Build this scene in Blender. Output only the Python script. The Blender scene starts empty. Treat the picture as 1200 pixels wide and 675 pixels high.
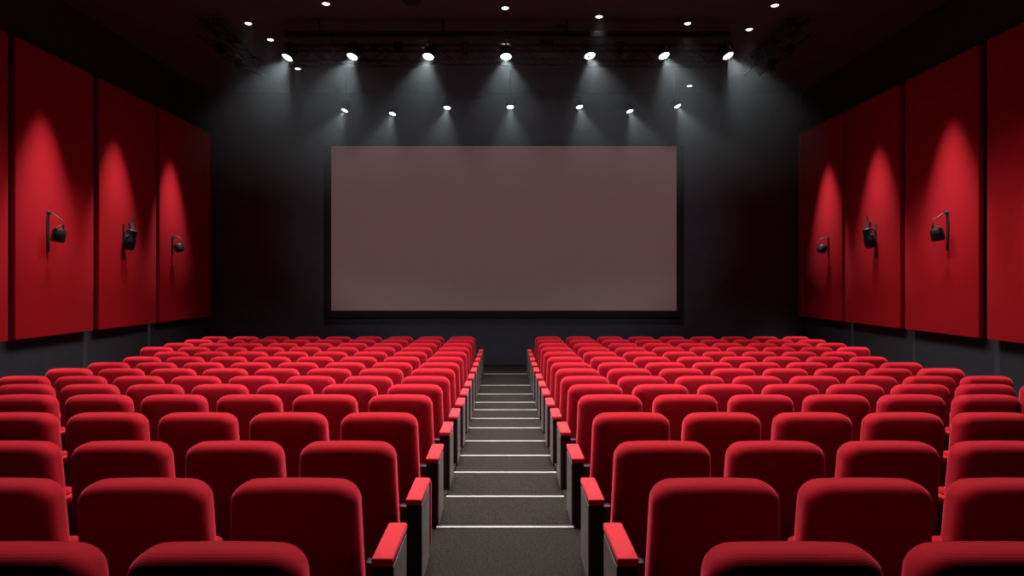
import bpy, bmesh, math, random
from mathutils import Vector, Matrix
random.seed(4)
PI = math.pi
F = 760.0          # focal length in pixels of the 1200 px frame
CX, CY = 592.0, 328.0
CZ = 2.28          # camera height above the floor in front of the screen
scene = bpy.context.scene
COL = scene.collection
M = {}

# ------------------------------------------------------------------ materials
def nodes(name):
    m = bpy.data.materials.new(name); m.use_nodes = True
    nt = m.node_tree; b = nt.nodes['Principled BSDF']
    M[name] = m
    return m, nt, b

def simple(name, col, rough=.6, metal=0.0, spec=.3, noise=0.0, scale=8.0):
    m, nt, b = nodes(name)
    b.inputs['Base Color'].default_value = (*col, 1)
    b.inputs['Roughness'].default_value = rough
    b.inputs['Metallic'].default_value = metal
    b.inputs['Specular IOR Level'].default_value = spec
    if noise:
        tc = nt.nodes.new('ShaderNodeTexCoord'); n = nt.nodes.new('ShaderNodeTexNoise')
        n.inputs['Scale'].default_value = scale; n.inputs['Detail'].default_value = 5
        r = nt.nodes.new('ShaderNodeValToRGB')
        r.color_ramp.elements[0].position = .3; r.color_ramp.elements[1].position = .7
        r.color_ramp.elements[0].color = (*[c*(1-noise) for c in col], 1)
        r.color_ramp.elements[1].color = (*[min(1, c*(1+noise)) for c in col], 1)
        nt.links.new(tc.outputs['Object'], n.inputs['Vector'])
        nt.links.new(n.outputs['Fac'], r.inputs['Fac'])
        nt.links.new(r.outputs['Color'], b.inputs['Base Color'])
    return m

def fabric(name, col, rib=0.0, sheen=.35, weave=900.0, bump=.15, tint=(1, .35, .4)):
    m, nt, b = nodes(name)
    b.inputs['Base Color'].default_value = (*col, 1)
    b.inputs['Roughness'].default_value = .85
    b.inputs['Specular IOR Level'].default_value = .12
    b.inputs['Sheen Weight'].default_value = sheen
    b.inputs['Sheen Roughness'].default_value = .45
    b.inputs['Sheen Tint'].default_value = (*tint, 1)
    tc = nt.nodes.new('ShaderNodeTexCoord')
    n = nt.nodes.new('ShaderNodeTexNoise'); n.inputs['Scale'].default_value = weave; n.inputs['Detail'].default_value = 2
    nt.links.new(tc.outputs['Object'], n.inputs['Vector'])
    bp = nt.nodes.new('ShaderNodeBump'); bp.inputs['Strength'].default_value = bump; bp.inputs['Distance'].default_value = .001
    nt.links.new(n.outputs['Fac'], bp.inputs['Height'])
    last = bp
    if rib:
        w = nt.nodes.new('ShaderNodeTexWave'); w.wave_type = 'BANDS'; w.bands_direction = 'Z'
        w.inputs['Scale'].default_value = 45.0; w.inputs['Distortion'].default_value = .15
        nt.links.new(tc.outputs['Object'], w.inputs['Vector'])
        b2 = nt.nodes.new('ShaderNodeBump'); b2.inputs['Strength'].default_value = rib; b2.inputs['Distance'].default_value = .001
        nt.links.new(w.outputs['Fac'], b2.inputs['Height']); nt.links.new(bp.outputs['Normal'], b2.inputs['Normal'])
        last = b2
    nt.links.new(last.outputs['Normal'], b.inputs['Normal'])
    return m

def emitter(name, col, strength):
    m, nt, b = nodes(name)
    b.inputs['Base Color'].default_value = (1, 1, 1, 1)
    b.inputs['Emission Color'].default_value = (*col, 1)
    b.inputs['Emission Strength'].default_value = strength
    return m

fabric('seat_fabric', (.35, .004, .012), rib=.2, sheen=.9, tint=(1, .08, .14))
fabric('armrest_fabric', (.62, .035, .045), sheen=.3, tint=(1, .2, .25))
fabric('panel_fabric', (.34, .004, .010), sheen=.1, tint=(1, .1, .15), weave=160, bump=.1)
simple('dark_shell', (.022, .006, .011), .5)
simple('grey_laminate', (.27, .24, .235), .45, noise=.15, scale=30)
simple('black_metal', (.006, .006, .008), .5, .2, .3)
simple('worn_metal', (.05, .045, .05), .45, .5, .5)
simple('truss_metal', (.010, .010, .013), .5, .3)
simple('ceiling_paint', (.044, .062, .078), .9, noise=.12, scale=1.5)
simple('wall_paint', (.021, .021, .027), .85, noise=.15, scale=3)
simple('screen_wall_fabric', (.044, .045, .058), .95, noise=.1, scale=5)
simple('screen_frame', (.006, .004, .006), .8)
simple('screen_cloth', (.40, .31, .32), .9, spec=.1, noise=.015, scale=.6)
simple('white_strip', (.36, .345, .33), .5)
simple('foot_metal', (.03, .025, .028), .5)
emitter('lamp_lens', (1, .97, .95), 14)
emitter('downlight_lens', (1, .90, .88), 5)

m, nt, b = nodes('carpet')
b.inputs['Roughness'].default_value = .95; b.inputs['Specular IOR Level'].default_value = .05
tc = nt.nodes.new('ShaderNodeTexCoord'); n = nt.nodes.new('ShaderNodeTexNoise')
n.inputs['Scale'].default_value = 95; n.inputs['Detail'].default_value = 3
r = nt.nodes.new('ShaderNodeValToRGB')
r.color_ramp.elements[0].position = .36; r.color_ramp.elements[0].color = (.012, .0095, .0088, 1)
r.color_ramp.elements[1].position = .66; r.color_ramp.elements[1].color = (.036, .030, .028, 1)
nt.links.new(tc.outputs['Object'], n.inputs['Vector']); nt.links.new(n.outputs['Fac'], r.inputs['Fac'])
nt.links.new(r.outputs['Color'], b.inputs['Base Color'])
bp = nt.nodes.new('ShaderNodeBump'); bp.inputs['Strength'].default_value = .3; bp.inputs['Distance'].default_value = .003
nt.links.new(n.outputs['Fac'], bp.inputs['Height']); nt.links.new(bp.outputs['Normal'], b.inputs['Normal'])

# ------------------------------------------------------------------ mesh helpers
def add_box(bm, x0, x1, y0, y1, z0, z1, bev=0.0, seg=2):
    r = bmesh.ops.create_cube(bm, size=1.0)
    vs = r['verts']
    for v in vs:
        v.co = Vector((x0 + (v.co.x+.5)*(x1-x0), y0 + (v.co.y+.5)*(y1-y0), z0 + (v.co.z+.5)*(z1-z0)))
    if bev:
        es = list({e for v in vs for e in v.link_edges})
        bmesh.ops.bevel(bm, geom=es, offset=bev, segments=seg, profile=.5, affect='EDGES')

def add_cyl(bm, p0, p1, r0, r1=None, n=16, cap=True):
    r1 = r0 if r1 is None else r1
    p0 = Vector(p0); p1 = Vector(p1); d = p1-p0
    mat = Matrix.Translation((p0+p1)/2) @ d.to_track_quat('Z', 'Y').to_matrix().to_4x4()
    bmesh.ops.create_cone(bm, cap_ends=cap, segments=n, radius1=r0, radius2=r1, depth=d.length, matrix=mat)

def add_tube(bm, pts, r, n=8):
    pts = [Vector(p) for p in pts]
    rings = []
    up = Vector((0, 0, 1))
    for i, p in enumerate(pts):
        t = (pts[min(i+1, len(pts)-1)] - pts[max(i-1, 0)]).normalized()
        a = t.cross(up)
        if a.length < 1e-3: a = t.cross(Vector((0, 1, 0)))
        a.normalize(); bb = t.cross(a).normalized()
        rings.append([bm.verts.new(p + r*(math.cos(2*PI*k/n)*a + math.sin(2*PI*k/n)*bb)) for k in range(n)])
    for i in range(len(rings)-1):
        for k in range(n):
            bm.faces.new((rings[i][k], rings[i][(k+1) % n], rings[i+1][(k+1) % n], rings[i+1][k]))
    bm.faces.new(rings[0][::-1]); bm.faces.new(rings[-1])

def add_lathe(bm, prof, n=24, mat=Matrix()):
    """prof: list of (radius, z); revolved about Z, then moved by mat"""
    rings = []
    for (r, z) in prof:
        rings.append([bm.verts.new(mat @ Vector((r*math.cos(2*PI*k/n), r*math.sin(2*PI*k/n), z))) for k in range(n)])
    for i in range(len(rings)-1):
        for k in range(n):
            bm.faces.new((rings[i][k], rings[i][(k+1) % n], rings[i+1][(k+1) % n], rings[i+1][k]))
    bm.faces.new(rings[0][::-1]); bm.faces.new(rings[-1])

def obj(name, bm, mat, parent=None, smooth=False):
    bmesh.ops.recalc_face_normals(bm, faces=bm.faces[:])
    me = bpy.data.meshes.new(name); bm.to_mesh(me); bm.free()
    me.materials.append(M[mat])
    if smooth:
        for p in me.polygons: p.use_smooth = True
        if smooth != 'full':
            me.set_sharp_from_angle(angle=math.radians(40))
    o = bpy.data.objects.new(name, me); COL.objects.link(o)
    if parent: o.parent = parent
    return o

def tag(o, label=None, cat=None, group=None, kind=None):
    if label: o['label'] = label
    if cat: o['category'] = cat
    if group: o['group'] = group
    if kind: o['kind'] = kind
    return o

def thing(name, loc, label, cat, group=None):
    o = bpy.data.objects.new(name, None); COL.objects.link(o); o.location = loc
    o.empty_display_size = .1
    return tag(o, label, cat, group)

def copy_tree(o, parent=None):
    c = o.copy(); COL.objects.link(c); c.parent = parent
    for ch in list(o.children): copy_tree(ch, c)
    return c

def box_obj(name, dims, mat, parent=None, bev=0.0, seg=2, smooth=False):
    bm = bmesh.new(); add_box(bm, *dims, bev=bev, seg=seg)
    return obj(name, bm, mat, parent, smooth)

def at(px, py, D):      # point at depth D seen at pixel px, py
    return Vector(((px-CX)*D/F, D, CZ + (CY-py)*D/F))

# ------------------------------------------------------------------ room
XW, ZC, YF, YB = 8.0, CZ+5.05, 17.5, -1.6
def shell(name, dims, mat):
    return tag(box_obj(name, dims, mat), kind='structure')
shell('ceiling', (-XW-.2, XW+.2, YB-.2, YF+.2, ZC, ZC+.2), 'ceiling_paint')
shell('wall_left', (-XW-.2, -XW, YB-.2, YF+.2, -.2, ZC), 'wall_paint')
shell('wall_right', (XW, XW+.2, YB-.2, YF+.2, -.2, ZC), 'wall_paint')
shell('wall_front', (-XW, XW, YF, YF+.2, -.2, ZC), 'screen_wall_fabric')
shell('wall_back', (-XW, XW, YB-.2, YB, -.2, ZC), 'wall_paint')

ROWD = [2.18, 3.02, 4.05, 5.07, 6.11, 7.1, 8.05, 8.9, 9.8, 10.7, 11.65, 12.5, 13.35, 14.2, 15.0]
ROWH = [1.81, 1.84, 1.915, 1.94, 1.98, 2.04, 2.09, 2.11, 2.14, 2.16, 2.18, 2.185, 2.19, 2.195, 2.20]
NOS = [(617.7, 1.90), (582, 1.94), (553.7, 1.98), (534, 2.04), (517, 2.09), (501.7, 2.11), (490.6, 2.13),
       (480.4, 2.145), (471.6, 2.155), (462, 2.165), (451.6, 2.175), (438.3, 2.185)]
AX = .53
bm = bmesh.new()
def terrace(x0, x1, edges):          # edges: list of (y0, y1, z)
    for (y0, y1, z) in edges: add_box(bm, x0, x1, y0, y1, -.2, z)
bank = []
for i, (d, h) in enumerate(zip(ROWD, ROWH)):
    y0 = YB if i == 0 else d-.12
    y1 = ROWD[i+1]-.12 if i < 14 else 15.72
    bank.append((y0, y1, CZ-h))
bank.append((15.72, YF, 0.0))
terrace(-XW, -AX, bank); terrace(AX, XW, bank)
aisle = []; prev = YB
STEP = []
for (y, h) in [(690, 1.86)] + NOS:
    D = h*F/(y-CY)
    aisle.append((prev, D, CZ-h)); prev = D
    STEP.append((D, CZ-h))
aisle.append((prev, YF, 0.0))
terrace(-AX, AX, aisle)
tag(obj('floor', bm, 'carpet'), kind='structure')

ORD = ['first', 'second', 'third', 'fourth', 'fifth', 'sixth', 'seventh', 'eighth', 'ninth', 'tenth', 'eleventh', 'twelfth', 'thirteenth', 'fourteenth', 'fifteenth']
def nth_row(i):      # in words, counted from the nearer end
    if i == 0: return 'nearest row'
    if i < 8: return ORD[i]+' row from the camera'
    if i == 14: return 'last row before the screen'
    return ORD[14-i]+' row from the screen'

# white nosing strips on the aisle steps
for k, (D, z) in enumerate(STEP[1:]):
    bm = bmesh.new()
    add_box(bm, -AX+.004, AX-.004, D-.030, D+.004, z+.0005, z+.009, bev=.002, seg=1)
    add_box(bm, -AX+.004, AX-.004, D+.0005, D+.004, z-.006, z+.004)
    o = obj('step_nosing', bm, 'white_strip')
    if k == 0: lab = 'white nosing strip across the aisle step nearest the camera'
    elif k == 11: lab = 'white nosing strip on the farthest aisle step, before the screen'
    elif k < 6: lab = 'white nosing strip across the aisle, %s step edge from the camera' % ORD[k]
    else: lab = 'white nosing strip across the aisle, %s step edge from the screen' % ORD[11-k]
    tag(o, lab, 'stair nosing', 'white nosing strips on the aisle steps')

# ------------------------------------------------------------------ seats
def pad_mesh(hw_b, hw_t, z0, z1, y0, y1, rc, re, crown, lean, bulge, nseg=7, rb=.04):
    """upholstered slab: rounded outline in XZ (bottom half width hw_b, top hw_t, top corner radius rc),
    edges rolled with radius re, thickness y0..y1, leaning back by lean per metre"""
    bm = bmesh.new()
    def outline(ins):
        pts = []
        H0, H1 = z0+ins, z1-ins
        def hw(z): return hw_b + (hw_t-hw_b)*(z-z0)/(z1-z0) - ins
        R = max(rc-ins, .01); B = max(rb-ins, .006)
        for k in range(nseg+1):                      # bottom right
            a = -PI/2 + PI/2*k/nseg
            pts.append((hw(H0+B)-B+B*math.cos(a), H0+B+B*math.sin(a)))
        for k in range(1, 4):                        # up the side
            z = H0+B + (H1-R-H0-B)*k/4; pts.append((hw(z), z))
        for k in range(nseg+1):                      # top right
            a = PI/2*k/nseg
            pts.append((hw(H1-R)-R+R*math.cos(a), H1-R+R*math.sin(a)))
        w = hw(H1-R)-R
        for k in range(1, 4):
            pts.append((w*(1-k/4), H1))
        right = pts
        left = [(-x, z) for (x, z) in reversed(pts[1:])]
        allp = right + [(0, H1)] + left + [(-pts[0][0], pts[0][1])]
        out = []
        for (x, z) in allp:
            f = max(0, (z-z0)/(z1-z0))
            out.append((x, z - crown*(x/hw_t)**2*f**6))
        return out
    rings = []
    na = 6
    prof = []
    for k in range(na+1):
        a = PI/2*k/na; prof.append((re*(1-math.sin(a)), y0+re*(1-math.cos(a))))
    back = [(re+.09, y0-bulge), (re+.035, y0-bulge*.55)]
    for k in range(na+1):
        a = PI/2*(1-k/na); prof.append((re*(1-math.sin(a)), y1-re*(1-math.cos(a))))
    front = [(re+.035, y1+bulge*.55), (re+.09, y1+bulge)]
    for (ins, y) in back+prof+front:
        rings.append([bm.verts.new((x, y-lean*(z-z0), z)) for (x, z) in outline(ins)])
    n = len(rings[0])
    for i in range(len(rings)-1):
        for k in range(n):
            q = (rings[i][k], rings[i][(k+1) % n], rings[i+1][(k+1) % n], rings[i+1][k])
            bm.faces.new(q)
    bm.faces.new(rings[0]); bm.faces.new(rings[-1][::-1])
    bmesh.ops.remove_doubles(bm, verts=bm.verts[:], dist=.0004)
    return bm

HB = .885
LEAN = .10
def make_seat(side, aisle_arm, outer_arm):
    """seat facing +Y; side=+1 right block (aisle lies to -x), -1 left block"""
    root = thing('theatre_seat', (0, 0, 0), 'seat', 'seat')
    bm = pad_mesh(.326, .300, .07, HB, .060, .245, .100, .070, .010, .085, .008)
    obj('backrest', bm, 'seat_fabric', root, 'full')
    bm = bmesh.new()
    # rounded seat cushion
    add_box(bm, -.265, .265, .25, .365, .27, .52, bev=.045, seg=5)      # tipped up, as empty seats are
    obj('seat_cushion', bm, 'seat_fabric', root, 'full')
    bm = bmesh.new()
    add_box(bm, -.24, .24, .364, .385, .30, .49, bev=.006, seg=1)
    add_box(bm, -.24, .24, .25, .33, .16, .272, bev=.006, seg=1)
    obj('seat_pan', bm, 'dark_shell', root)
    bm = bmesh.new()
    for sx in (-.2, .2):
        add_box(bm, sx-.02, sx+.02, .26, .33, .012, .17, bev=.004, seg=1)
        add_box(bm, sx-.04, sx+.04, .25, .40, .0, .014, bev=.004, seg=1)
    obj('pedestal', bm, 'foot_metal', root)
    def arm(xc, wd, front, wide):
        y0 = -.02 if wide else .0
        bm = bmesh.new()
        add_box(bm, xc-wd/2, xc+wd/2, y0, front, (.510 if wide else .488), (.552 if wide else .530), bev=.010, seg=3)
        obj('armrest', bm, 'armrest_fabric', root, 'full' if False else True)
        inn = .004
        p = box_obj('side_panel', (xc-wd/2+inn, xc+wd/2-inn, y0+.01, front-.012, .0, .511 if wide else .489), 'dark_shell', root, bev=.006)
        if wide:
            s = -side
            xa = xc + s*(wd/2-inn)
            x0, x1 = sorted((xa, xa+s*.004))
            box_obj('panel_face', (x0, x1, y0+.03, front-.03, .015, .500), 'grey_laminate', p)
    if aisle_arm:
        arm(-side*.43, .10, .43, True)
        a, c = sorted((-side*.385, -side*.29))
        box_obj('hinge', (a, c, .26, .33, .33, .41), 'dark_shell', root, bev=.012, smooth=True)
    else:
        arm(-side*.36, .044, .40, False)
    if outer_arm:
        arm(side*.375, .07, .40, False)
    return root

protos = {}
for side in (1, -1):
    nseat = 0
    for i, (d, h) in enumerate(zip(ROWD, ROWH)):
        full = 8 if i < 11 else 9
        for j in range(full):
            xc = 1.0+.72*j
            if (xc-.72-.33)*F/(d+.25) > 608: break
            key = (side, j == 0, j == full-1)
            blk = 'right' if side > 0 else 'left'
            if j == 0: lab = 'red aisle seat with end armrest, %s block, %s' % (blk, nth_row(i))
            else: lab = 'red theatre seat, %s block, %s, %s from the aisle' % (blk, nth_row(i), ORD[j])
            if key not in protos:
                o = protos[key] = make_seat(*key)
            else:
                o = copy_tree(protos[key])
            o.location = (side*xc, d, CZ-h)
            tag(o, lab, 'seat', 'red theatre seats')
            if side < 0 and i == 2 and j == 0: special = o
            nseat += 1
# the one upholstered front edge that shows past its armrest, left block third row
bm = bmesh.new(); add_box(bm, .385, .487, .425, .50, .07, .535, bev=.03, seg=4)
obj('front_pad', bm, 'seat_fabric', special, 'full')
bm = bmesh.new(); add_box(bm, .40, .475, .432, .49, .0, .075, bev=.01)
obj('foot', bm, 'foot_metal', special)
tag(special, 'red aisle seat with padded front edge, left block, third row from the camera')

# ------------------------------------------------------------------ red wall panels
ZT, ZB = CZ+3.90, CZ-.965
LP = [(8.15, 10.24), (10.38, 12.36), (12.52, 14.57), (14.71, 16.86), (16.93, 17.28)]
RP = [(8.45, 10.56), (10.74, 12.73), (12.88, 14.97), (15.10, 17.02), (17.09, 17.34)]
NAMES = ['nearest the camera, cut by the frame edge', 'second from the camera', 'third from the camera', 'fourth from the camera', '']
for side, spans in ((-1, LP), (1, RP)):
    w = 'left' if side < 0 else 'right'
    for k, (a, c) in enumerate(spans):
        lab = ('tall red fabric wall panel on the %s wall, %s' % (w, NAMES[k])) if k < 4 else \
              'narrow red fabric strip panel on the %s wall, in the corner by the screen wall' % w
        t = thing('wall_panel', (side*XW, (a+c)/2, ZB), lab, 'wall panel', 'red fabric wall panels')
        hl = (c-a)/2; H = ZT-ZB
        x0, x1 = sorted((-side*.06, -side*.16))
        box_obj('panel_cover', (x0, x1, -hl, hl, 0, H), 'panel_fabric', t, bev=.015, smooth=True)
        m_ = min(.12, hl*.4)
        x0, x1 = sorted((-side*.001, -side*.061))
        box_obj('backing_frame', (x0, x1, -hl+m_, hl-m_, .1, H-.1), 'dark_shell', t)

# ------------------------------------------------------------------ screen
sx0, sx1 = (388-CX)*17.32/F, (793-CX)*17.32/F
sz0, sz1 = CZ+(CY-364)*17.32/F, CZ+(CY-171)*17.32/F
t = thing('cinema_screen', ((sx0+sx1)/2, 17.4, sz0), 'large blank grey cinema screen with black frame on the front wall', 'screen')
hw, hh = (sx1-sx0)/2, sz1-sz0
bm = bmesh.new(); add_box(bm, -hw, hw, -.07, -.045, 0, hh)
obj('screen_surface', bm, 'screen_cloth', t)
bm = bmesh.new(); fr = .19
add_box(bm, -hw-fr, -hw, -.10, .098, -fr, hh+.02); add_box(bm, hw, hw+fr, -.10, .098, -fr, hh+.02)
add_box(bm, -hw, hw, -.10, .098, -fr, 0); add_box(bm, -hw, hw, -.10, .098, hh, hh+.02)
add_box(bm, -hw, hw, -.04, .098, 0, hh)
obj('frame', bm, 'screen_frame', t)

# ------------------------------------------------------------------ lighting rig
def truss(name, p, half, along, label, group, post=False):
    """four-chord dark truss centred at p; along 'x' or 'y'"""
    t = thing(name, p, label, 'truss', group)
    bm = bmesh.new()
    for (a, z) in ((-.17, .16), (.17, .16), (-.17, -.16), (.17, -.16)):
        if along == 'x': add_cyl(bm, (-half, a, z), (half, a, z), .030, n=10)
        else: add_cyl(bm, (a, -half, z), (a, half, z), .030, n=10)
    obj('chord', bm, 'truss_metal', t, True)
    bm = bmesh.new(); n = int(half*2/.42)
    for k in range(n):
        u0 = -half+2*half*k/n; u1 = -half+2*half*(k+1)/n
        za, zb = (.16, -.16) if k % 2 else (-.16, .16)
        for a in (-.17, .17):
            P = ((u0, a, za), (u1, a, zb)) if along == 'x' else ((a, u0, za), (a, u1, zb))
            add_cyl(bm, *P, .012, n=6)
        for z in (-.16, .16):
            P = ((u0, -.17, z), (u1, .17, z)) if along == 'x' else ((-.17, u0, z), (.17, u1, z))
            add_cyl(bm, *P, .012, n=6)
    obj('lattice', bm, 'truss_metal', t, True)
    for u in (-half*.8, 0, half*.8):
        bm = bmesh.new()
        P = ((u, 0, .16), (u, 0, ZC-p[2]-.001)) if along == 'x' else ((0, u, .16), (0, u, ZC-p[2]-.001))
        add_cyl(bm, *P, .014, n=8)
        x, y = (u, 0) if along == 'x' else (0, u)
        add_box(bm, x-.03, x+.03, y-.19, y+.19, .13, .17) if along == 'x' else add_box(bm, x-.19, x+.19, y-.03, y+.03, .13, .17)
        obj('hanger', bm, 'truss_metal', t)
    return t
# upper bar (cable tray) and lower truss of the main rig
DT = 13.05
t = thing('rig_rail', (0, 12.55, CZ+(CY-41)*12.55/F), 'long flat dark rail under the ceiling above the row of big spotlights', 'rail')
hx = 260*12.55/F
box_obj('rail', (-hx+.05, hx+.05, -.06, .06, -.05, .05), 'truss_metal', t, bev=.01)
for u in (-3.6, -1.2, 1.2, 3.6):
    bm = bmesh.new(); add_cyl(bm, (u, 0, .05), (u, 0, ZC-t.location.z-.001), .012, n=8)
    obj('hanger', bm, 'truss_metal', t)
truss('lighting_truss', (.05, DT+.28, CZ+4.60), 4.5, 'x', 'long black lattice truss hanging across the ceiling in front of the screen', 'lighting trusses')
truss('lighting_truss', (-5.6, 13.4, CZ+4.76), 1.15, 'y', 'short dark truss under the ceiling left of the spotlights, running towards the screen', 'lighting trusses')
truss('lighting_truss', (5.55, 13.4, CZ+4.76), 1.15, 'y', 'short dark truss under the ceiling right of the spotlights, running towards the screen', 'lighting trusses')

def spot_lamp(loc, direction, R, L, topz, label, group, power, angle, blend, lensmat='lamp_lens', color=(1, .97, .95)):
    """can spotlight: lens centre at loc pointing along direction; yoke and stem up to topz"""
    d = Vector(direction).normalized()
    t = thing('spotlight', loc, label, 'spotlight', group)
    q = (-d).to_track_quat('Z', 'Y').to_matrix().to_4x4()
    bm = bmesh.new()
    prof = [(R*.97, .012), (R*.97, -.02), (R*1.12, -.02), (R*1.12, .05), (R*1.03, .06), (R*1.03, L*.6), (R*.8, L*.8), (R*.55, L), (R*.3, L*1.02)]
    add_lathe(bm, prof, 24, q)
    obj('housing', bm, 'black_metal', t, True)
    bm = bmesh.new(); add_lathe(bm, [(R*.5, .006), (R*.94, .004), (R*.94, -.001), (R*.5, -.006)], 24, q)
    obj('lens', bm, lensmat, t, True)
    mid = q @ Vector((0, 0, L*.45))
    bm = bmesh.new()
    w = R*1.22
    add_tube(bm, [mid+Vector((-w, 0, 0)), mid+Vector((-w, 0, R*1.5)), mid+Vector((0, 0, R*1.9)), mid+Vector((w, 0, R*1.5)), mid+Vector((w, 0, 0))], .012, 6)
    for s in (-1, 1): add_cyl(bm, mid+Vector((s*R*.98, 0, 0)), mid+Vector((s*(w+.02), 0, 0)), .03, n=10)
    add_cyl(bm, mid+Vector((0, 0, R*1.85)), (mid.x, mid.y, topz-loc[2]), .016 if R > .1 else .008, n=8)
    if topz < ZC-.05:
        add_box(bm, mid.x-.035, mid.x+.035, mid.y-.04, 13.155-loc[1], topz-loc[2]-.01, topz-loc[2]+.03, bev=.006)
    obj('yoke', bm, 'black_metal', t, True)
    ld = bpy.data.lights.new('spot_beam', 'SPOT'); ld.energy = power; ld.spot_size = math.radians(angle); ld.spot_blend = blend
    ld.shadow_soft_size = R*.45; ld.color = color
    lo = bpy.data.objects.new('spot_beam', ld); COL.objects.link(lo)
    lo.location = Vector(loc)+d*.03; lo.rotation_euler = d.to_track_quat('-Z', 'Y').to_euler()
    return t

PW1, PW2, PWD, PWW = 360, 190, 20, 2700
POS = ['leftmost', 'second from left', 'third from left', 'middle', 'third from right', 'second from right', 'rightmost']
R1 = [(337, 67), (413, 66), (502, 66), (593, 66), (691, 65), (778, 65), (853, 65)]
for k, (px, py) in enumerate(R1):
    p = at(px, py, DT-.25)
    spot_lamp(p, (p.x*.085, -.36, -1), .108, .24, CZ+4.60-.16-.03, 'large lit spotlight on the front truss, %s of the upper row' % POS[k],
              'large spotlights on the truss', PW1, 70, .6)
R2 = [(404, 129), (460, 133), (524, 126), (598, 125), (679, 125), (738, 130), (794, 124)]
for k, (px, py) in enumerate(R2):
    p = at(px, py, 15.6)
    spot_lamp(p, (p.x*.09, -.30, -1), .082, .2, ZC-.001, 'small lit spotlight just above the screen, %s of the lower row' % POS[k],
              'small spotlights above the screen', PW2, 66, .6)

# small dark devices on the rig
DEV = [(468, 60, 1.0, 'box'), (545, 62, .8, 'horn'), (640, 57, 1.25, 'monitor'), (726, 60, 1.0, 'horn'), (438, 60, .7, 'box')]
DL = {468: 'small dark box device on the truss between second and third spotlights', 545: 'small dark cone shaped device on the truss left of the middle spotlight',
      640: 'square black box on the truss right of the middle spotlight', 726: 'small dark cone shaped device on the truss right of the fifth spotlight',
      438: 'tiny dark box device on the truss right of the second spotlight'}
for (px, py, s, kind) in DEV:
    p = at(px, py, DT-.02); p.z = CZ+4.60+.02
    t = thing('rig_device', p, DL[px], 'stage device', 'dark devices on the truss')
    if kind == 'horn':
        bm = bmesh.new()
        add_lathe(bm, [(.03, .0), (.06, .0), (.05, .10), (.10, .2), (.10, .24), (.04, .24)], 16, Matrix.Translation((0, -.05, -.12)))
        obj('body', bm, 'black_metal', t, True)
    else:
        box_obj('body', (-.10*s, .10*s, -.14, -.02, -.10*s, .12*s), 'black_metal', t, bev=.015)
        bm = bmesh.new(); add_box(bm, -.13*s, .13*s, -.16, 0, -.10*s-.025, -.10*s-.001)
        obj('flange', bm, 'worn_metal', t)
    bm = bmesh.new(); add_box(bm, -.02, .02, -.03, .095, .10, .125); obj('clamp', bm, 'black_metal', t)

# devices hanging on the side trusses
for side, px in ((-1, 263), (1, 912)):
    for q, (dy, nm) in enumerate(((-.75, 'nearer'), (.1, 'farther'))):
        t = thing('rig_device', (side*5.58, 13.4+dy, CZ+4.56), 'dark unlit lamp hanging from the %s side truss, %s of the two' % ('left' if side < 0 else 'right', nm), 'stage device', 'unlit lamps on the side trusses')
        bm = bmesh.new()
        add_lathe(bm, [(.03, -.2), (.09, -.19), (.09, -.02), (.05, .03), (.02, .04)], 16, Matrix.Rotation(side*.5, 4, 'Y'))
        obj('body', bm, 'black_metal', t, True)
        bm = bmesh.new(); add_tube(bm, [(-.11, 0, -.08), (-.11, 0, .0), (0, 0, .045), (.11, 0, .0), (.11, 0, -.08)], .01, 6)
        obj('yoke', bm, 'worn_metal', t, True)

# recessed ceiling downlights
DLP = [(382, 5), (592, 10), (702, 20), (908, 7), (291, 28), (317, 47), (499, 42), (592, 39), (806, 28), (878, 35), (349, 81), (808, 101)]
DLL = ['left of centre by the top edge', 'top centre, nearest above the middle spotlight', 'right of centre near the top edge', 'far right by the top edge',
       'far left, nearest the left truss', 'left, just above the leftmost large spotlight', 'above the third large spotlight', 'right above the middle large spotlight',
       'above the second large spotlight from right', 'right, just above the rightmost large spotlight', 'left, just below the leftmost large spotlight', 'low on the right, above the small spotlights']
for (px, py), lab in zip(DLP, DLL):
    D = (ZC-.03-CZ)*F/(CY-py); X = (px-CX)*D/F
    t = thing('downlight', (X, D, ZC), 'small round lit ceiling downlight, %s' % lab, 'ceiling light', 'recessed ceiling downlights')
    bm = bmesh.new(); add_lathe(bm, [(.066, -.001), (.086, -.001), (.086, -.012), (.080, -.022), (.066, -.026)], 24)
    bmesh.ops.delete(bm, geom=[f for f in bm.faces if len(f.verts) > 4], context='FACES_ONLY')
    obj('trim_ring', bm, 'black_metal', t, True)
    bm = bmesh.new(); add_lathe(bm, [(.03, -.002), (.065, -.004), (.065, -.020), (.05, -.030), (.02, -.032)], 24)
    obj('lens', bm, 'downlight_lens', t, True)
    ld = bpy.data.lights.new('downlight_beam', 'SPOT'); ld.energy = PWD; ld.spot_size = math.radians(64); ld.spot_blend = .9; ld.shadow_soft_size = .06
    ld.color = (1, .93, .9)
    lo = bpy.data.objects.new('downlight_beam', ld); COL.objects.link(lo); lo.location = (X, D, ZC-.06)

# round dark ceiling speakers
for (px, py, lab) in ((657, 32, 'round dark ceiling speaker grille above the truss, right of centre'), (483, 2, 'round dark ceiling speaker grille at the top edge, left of centre')):
    D = (ZC-CZ)*F/(CY-py)
    t = thing('ceiling_speaker', ((px-CX)*D/F, D, ZC), lab, 'speaker', 'round ceiling speakers')
    bm = bmesh.new(); add_lathe(bm, [(.10, -.001), (.15, -.001), (.15, -.015), (.10, -.02)], 24); obj('grille', bm, 'black_metal', t, True)

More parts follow.
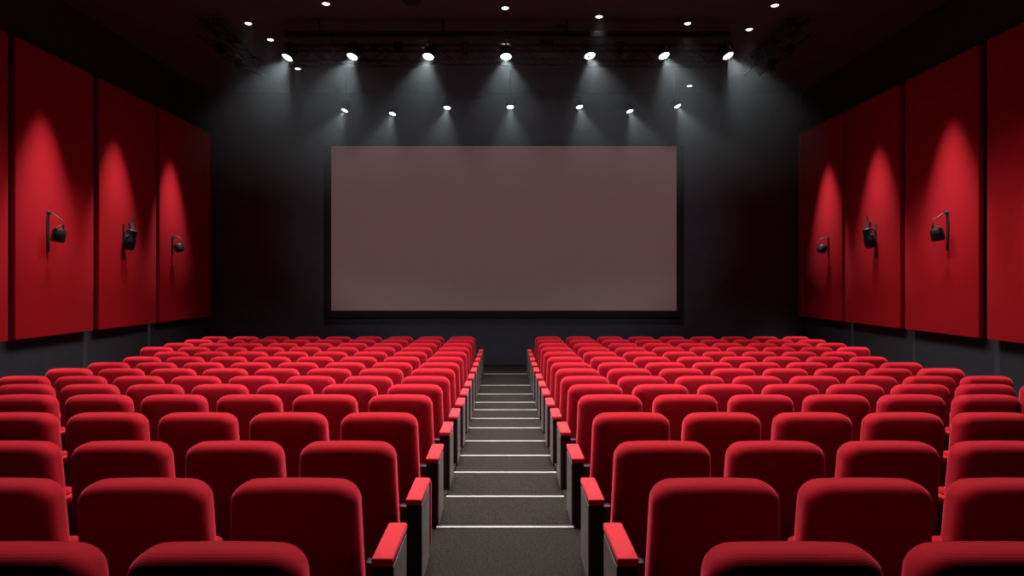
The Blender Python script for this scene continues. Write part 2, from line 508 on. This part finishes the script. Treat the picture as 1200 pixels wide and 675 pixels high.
# ------------------------------------------------------------------ wall washers (recessed spots near the side walls)
for side, Ds in ((-1, (8.75, 10.98, 13.02, 15.18)), (1, (8.95, 11.38, 13.62, 15.74))):
    for D in Ds:
        ld = bpy.data.lights.new('wall_wash', 'SPOT'); ld.energy = PWW; ld.spot_size = math.radians(34); ld.spot_blend = .85; ld.shadow_soft_size = .035
        ld.color = (1, .9, .88)
        lo = bpy.data.objects.new('wall_wash', ld); COL.objects.link(lo)
        lo.location = (side*7.11, D, ZC-.04)
        lo.rotation_euler = Vector((side*.03, 0, -1)).to_track_quat('-Z', 'Y').to_euler()

# ------------------------------------------------------------------ wall fixtures
def wall_fixture(side, D, zc, kind, label):
    s = -side                     # towards the room
    XF = XW-.16
    t = thing('wall_light', (side*XF, D, zc), label, 'wall light', 'black lamps on the red wall panels')
    # all local x measured from the panel face into the room
    def X(v): return s*v
    if kind == 'can':
        bm = bmesh.new(); x0, x1 = sorted((X(.0), X(.03)))
        add_box(bm, x0, x1, -.022, .022, -.34, .36, bev=.006)
        add_cyl(bm, (X(.03), 0, .33), (X(.07), 0, .33), .035, n=12)
        obj('wall_bracket', bm, 'worn_metal', t, True)
        bm = bmesh.new()
        add_tube(bm, [(X(.05), 0, .33), (X(.12), 0, .30), (X(.20), 0, .24), (X(.27), 0, .20), (X(.29), 0, .12), (X(.27), 0, .03)], .009, 8)
        obj('arm', bm, 'worn_metal', t, True)
        bm = bmesh.new()
        add_lathe(bm, [(.04, .10), (.085, .09), (.105, .05), (.105, -.10), (.09, -.13), (.075, -.13)], 20, Matrix.Translation((X(.20), 0, -.04)) @ Matrix.Rotation(-side*.18, 4, 'Y'))
        obj('lamp_body', bm, 'black_metal', t, True)
        bm = bmesh.new(); add_tube(bm, [(X(.20), -.113, -.05), (X(.22), -.11, .06), (X(.25), 0, .12), (X(.22), .11, .06), (X(.20), .113, -.05)], .010, 6)
        obj('yoke', bm, 'black_metal', t, True)
    elif kind == 'long':
        bm = bmesh.new(); x0, x1 = sorted((X(.0), X(.03)))
        add_box(bm, x0, x1, -.02, .02, -.45, .28, bev=.006)
        obj('wall_bracket', bm, 'black_metal' if side < 0 else 'worn_metal', t, True)
        bm = bmesh.new()
        add_tube(bm, [(X(.02), 0, .10), (X(.10), 0, .16), (X(.17), 0, .16)], .016, 8)
        add_cyl(bm, (X(.17), 0, .27), (X(.20), 0, .44), .030, .012, n=10)
        add_cyl(bm, (X(.19), 0, .10), (X(.16), 0, .30), .055, .045, n=12)
        obj('arm', bm, 'worn_metal', t, True)
        bm = bmesh.new()
        add_lathe(bm, [(.05, .22), (.085, .20), (.09, .06), (.115, .0), (.115, -.16), (.095, -.20), (.08, -.20)], 20,
                  Matrix.Translation((X(.15), 0, -.04)) @ Matrix.Rotation(side*-.28, 4, 'Y'))
        obj('lamp_body', bm, 'black_metal', t, True)
        bm = bmesh.new(); add_tube(bm, [(X(.12), -.125, -.12), (X(.15), -.12, .02), (X(.19), 0, .14), (X(.15), .12, .02), (X(.12), .125, -.12)], .010, 6)
        obj('yoke', bm, 'black_metal', t, True)
    else:
        bm = bmesh.new(); x0, x1 = sorted((X(.0), X(.03)))
        add_box(bm, x0, x1, -.018, .018, -.25, .22, bev=.006)
        obj('wall_bracket', bm, 'black_metal', t, True)
        bm = bmesh.new()
        add_tube(bm, [(X(.03), 0, .14), (X(.09), 0, .20), (X(.17), 0, .19), (X(.23), 0, .12), (X(.24), 0, .02)], .010, 8)
        obj('arm', bm, 'worn_metal', t, True)
        bm = bmesh.new()
        add_lathe(bm, [(.04, .08), (.09, .07), (.115, .02), (.105, -.08), (.07, -.11)], 20, Matrix.Translation((X(.17), 0, -.05)) @ Matrix.Rotation(side*.3, 4, 'Y'))
        obj('lamp_body', bm, 'black_metal', t, True)
W = 'black lamp on the %s panel of the %s wall'
wall_fixture(-1, 11.1, CZ+.82, 'can', W % ('second', 'left')+', hung beside a long rod')
wall_fixture(-1, 13.3, CZ+.86, 'long', W % ('third', 'left')+', tall and tilted')
wall_fixture(-1, 15.25, CZ+.82, 'small', W % ('fourth', 'left')+', small with ring arm')
wall_fixture(1, 11.47, CZ+.86, 'can', W % ('second', 'right')+', hung beside a long rod')
wall_fixture(1, 13.70, CZ+.92, 'long', W % ('third', 'right')+', tall and tilted')
wall_fixture(1, 15.70, CZ+.82, 'small', W % ('fourth', 'right')+', small with ring arm')

# ------------------------------------------------------------------ house lights recessed in the ceiling above the seats
def house(x, y, power, size, spread=105):
    ld = bpy.data.lights.new('house_light', 'AREA'); ld.shape = 'DISK'; ld.size = size; ld.energy = power; ld.spread = math.radians(spread)
    ld.color = (1, .94, .92)
    lo = bpy.data.objects.new('house_light', ld); COL.objects.link(lo); lo.location = (x, y, ZC-.05)
for (x, y, p) in ((-1.0, 9.8, 90), (1.0, 9.8, 90), (-1.0, 7.0, 115), (1.0, 7.0, 115), (0, 4.9, 105), (-4.6, 9.4, 85), (4.6, 9.4, 85), (-3.9, 6.2, 85), (3.9, 6.2, 85), (-3.4, 11.4, 120), (3.4, 11.4, 120)):
    house(x, y, p, .5)

# added fill spot, high behind the camera, brightening the screen and its wall
ld = bpy.data.lights.new('screen_fill', 'SPOT'); ld.energy = 1900; ld.spot_size = math.radians(40); ld.spot_blend = .5; ld.shadow_soft_size = .05; ld.color = (.96, .98, 1)
lo = bpy.data.objects.new('screen_fill', ld); COL.objects.link(lo); lo.location = (0, -1.3, CZ+2.7); lo.scale = (1, .62, 1)
lo.rotation_euler = (Vector((0, 17.3, CZ+1.45))-lo.location).to_track_quat('-Z', 'Y').to_euler()

# ------------------------------------------------------------------ haze in the air around the rig
m = bpy.data.materials.new('haze'); m.use_nodes = True; nt = m.node_tree; nt.nodes.clear()
out = nt.nodes.new('ShaderNodeOutputMaterial'); vs = nt.nodes.new('ShaderNodeVolumeScatter')
vs.inputs['Color'].default_value = (.78, .93, 1, 1); vs.inputs['Density'].default_value = .0; vs.inputs['Anisotropy'].default_value = .0
tc = nt.nodes.new('ShaderNodeTexCoord'); sp = nt.nodes.new('ShaderNodeSeparateXYZ'); mr = nt.nodes.new('ShaderNodeMapRange')
mr.interpolation_type = 'SMOOTHSTEP'
mr.inputs['From Min'].default_value = CZ+1.4; mr.inputs['From Max'].default_value = CZ+4.6
mr.inputs['To Min'].default_value = 0; mr.inputs['To Max'].default_value = .030
nt.links.new(tc.outputs['Object'], sp.inputs[0]); nt.links.new(sp.outputs['Z'], mr.inputs['Value']); nt.links.new(mr.outputs[0], vs.inputs['Density'])
nt.links.new(vs.outputs[0], out.inputs['Volume']); M['haze'] = m
hz = box_obj('haze', (-6.2, 6.2, 12.2, 17.2, CZ+1.4, ZC-.04), 'haze')
tag(hz, 'thin smoky haze in the air under the spotlights', 'haze', kind='stuff')

# ------------------------------------------------------------------ world, camera, view
w = bpy.data.worlds.new('world'); scene.world = w; w.use_nodes = True
w.node_tree.nodes['Background'].inputs[0].default_value = (.5, .4, .5, 1)
w.node_tree.nodes['Background'].inputs[1].default_value = .0
cam = bpy.data.cameras.new('camera'); co = bpy.data.objects.new('camera', cam); COL.objects.link(co)
cam.sensor_width = 36; cam.lens = F/1200*36; cam.clip_start = .05; cam.clip_end = 100
cam.shift_x = (600-CX)/1200; cam.shift_y = -(337.5-CY)/1200
co.location = (0, 0, CZ); co.rotation_euler = (PI/2, 0, 0)
scene.camera = co
scene.view_settings.view_transform = 'Standard'; scene.view_settings.look = 'None'
scene.view_settings.exposure = 0; scene.view_settings.gamma = 1; scene.view_settings.use_curve_mapping = False
c = scene.cycles
c.use_denoising = True; c.max_bounces = 6; c.diffuse_bounces = 3; c.glossy_bounces = 2; c.volume_bounces = 0
c.sample_clamp_indirect = 3; c.sample_clamp_direct = 0; c.use_adaptive_sampling = False
c.use_light_tree = True
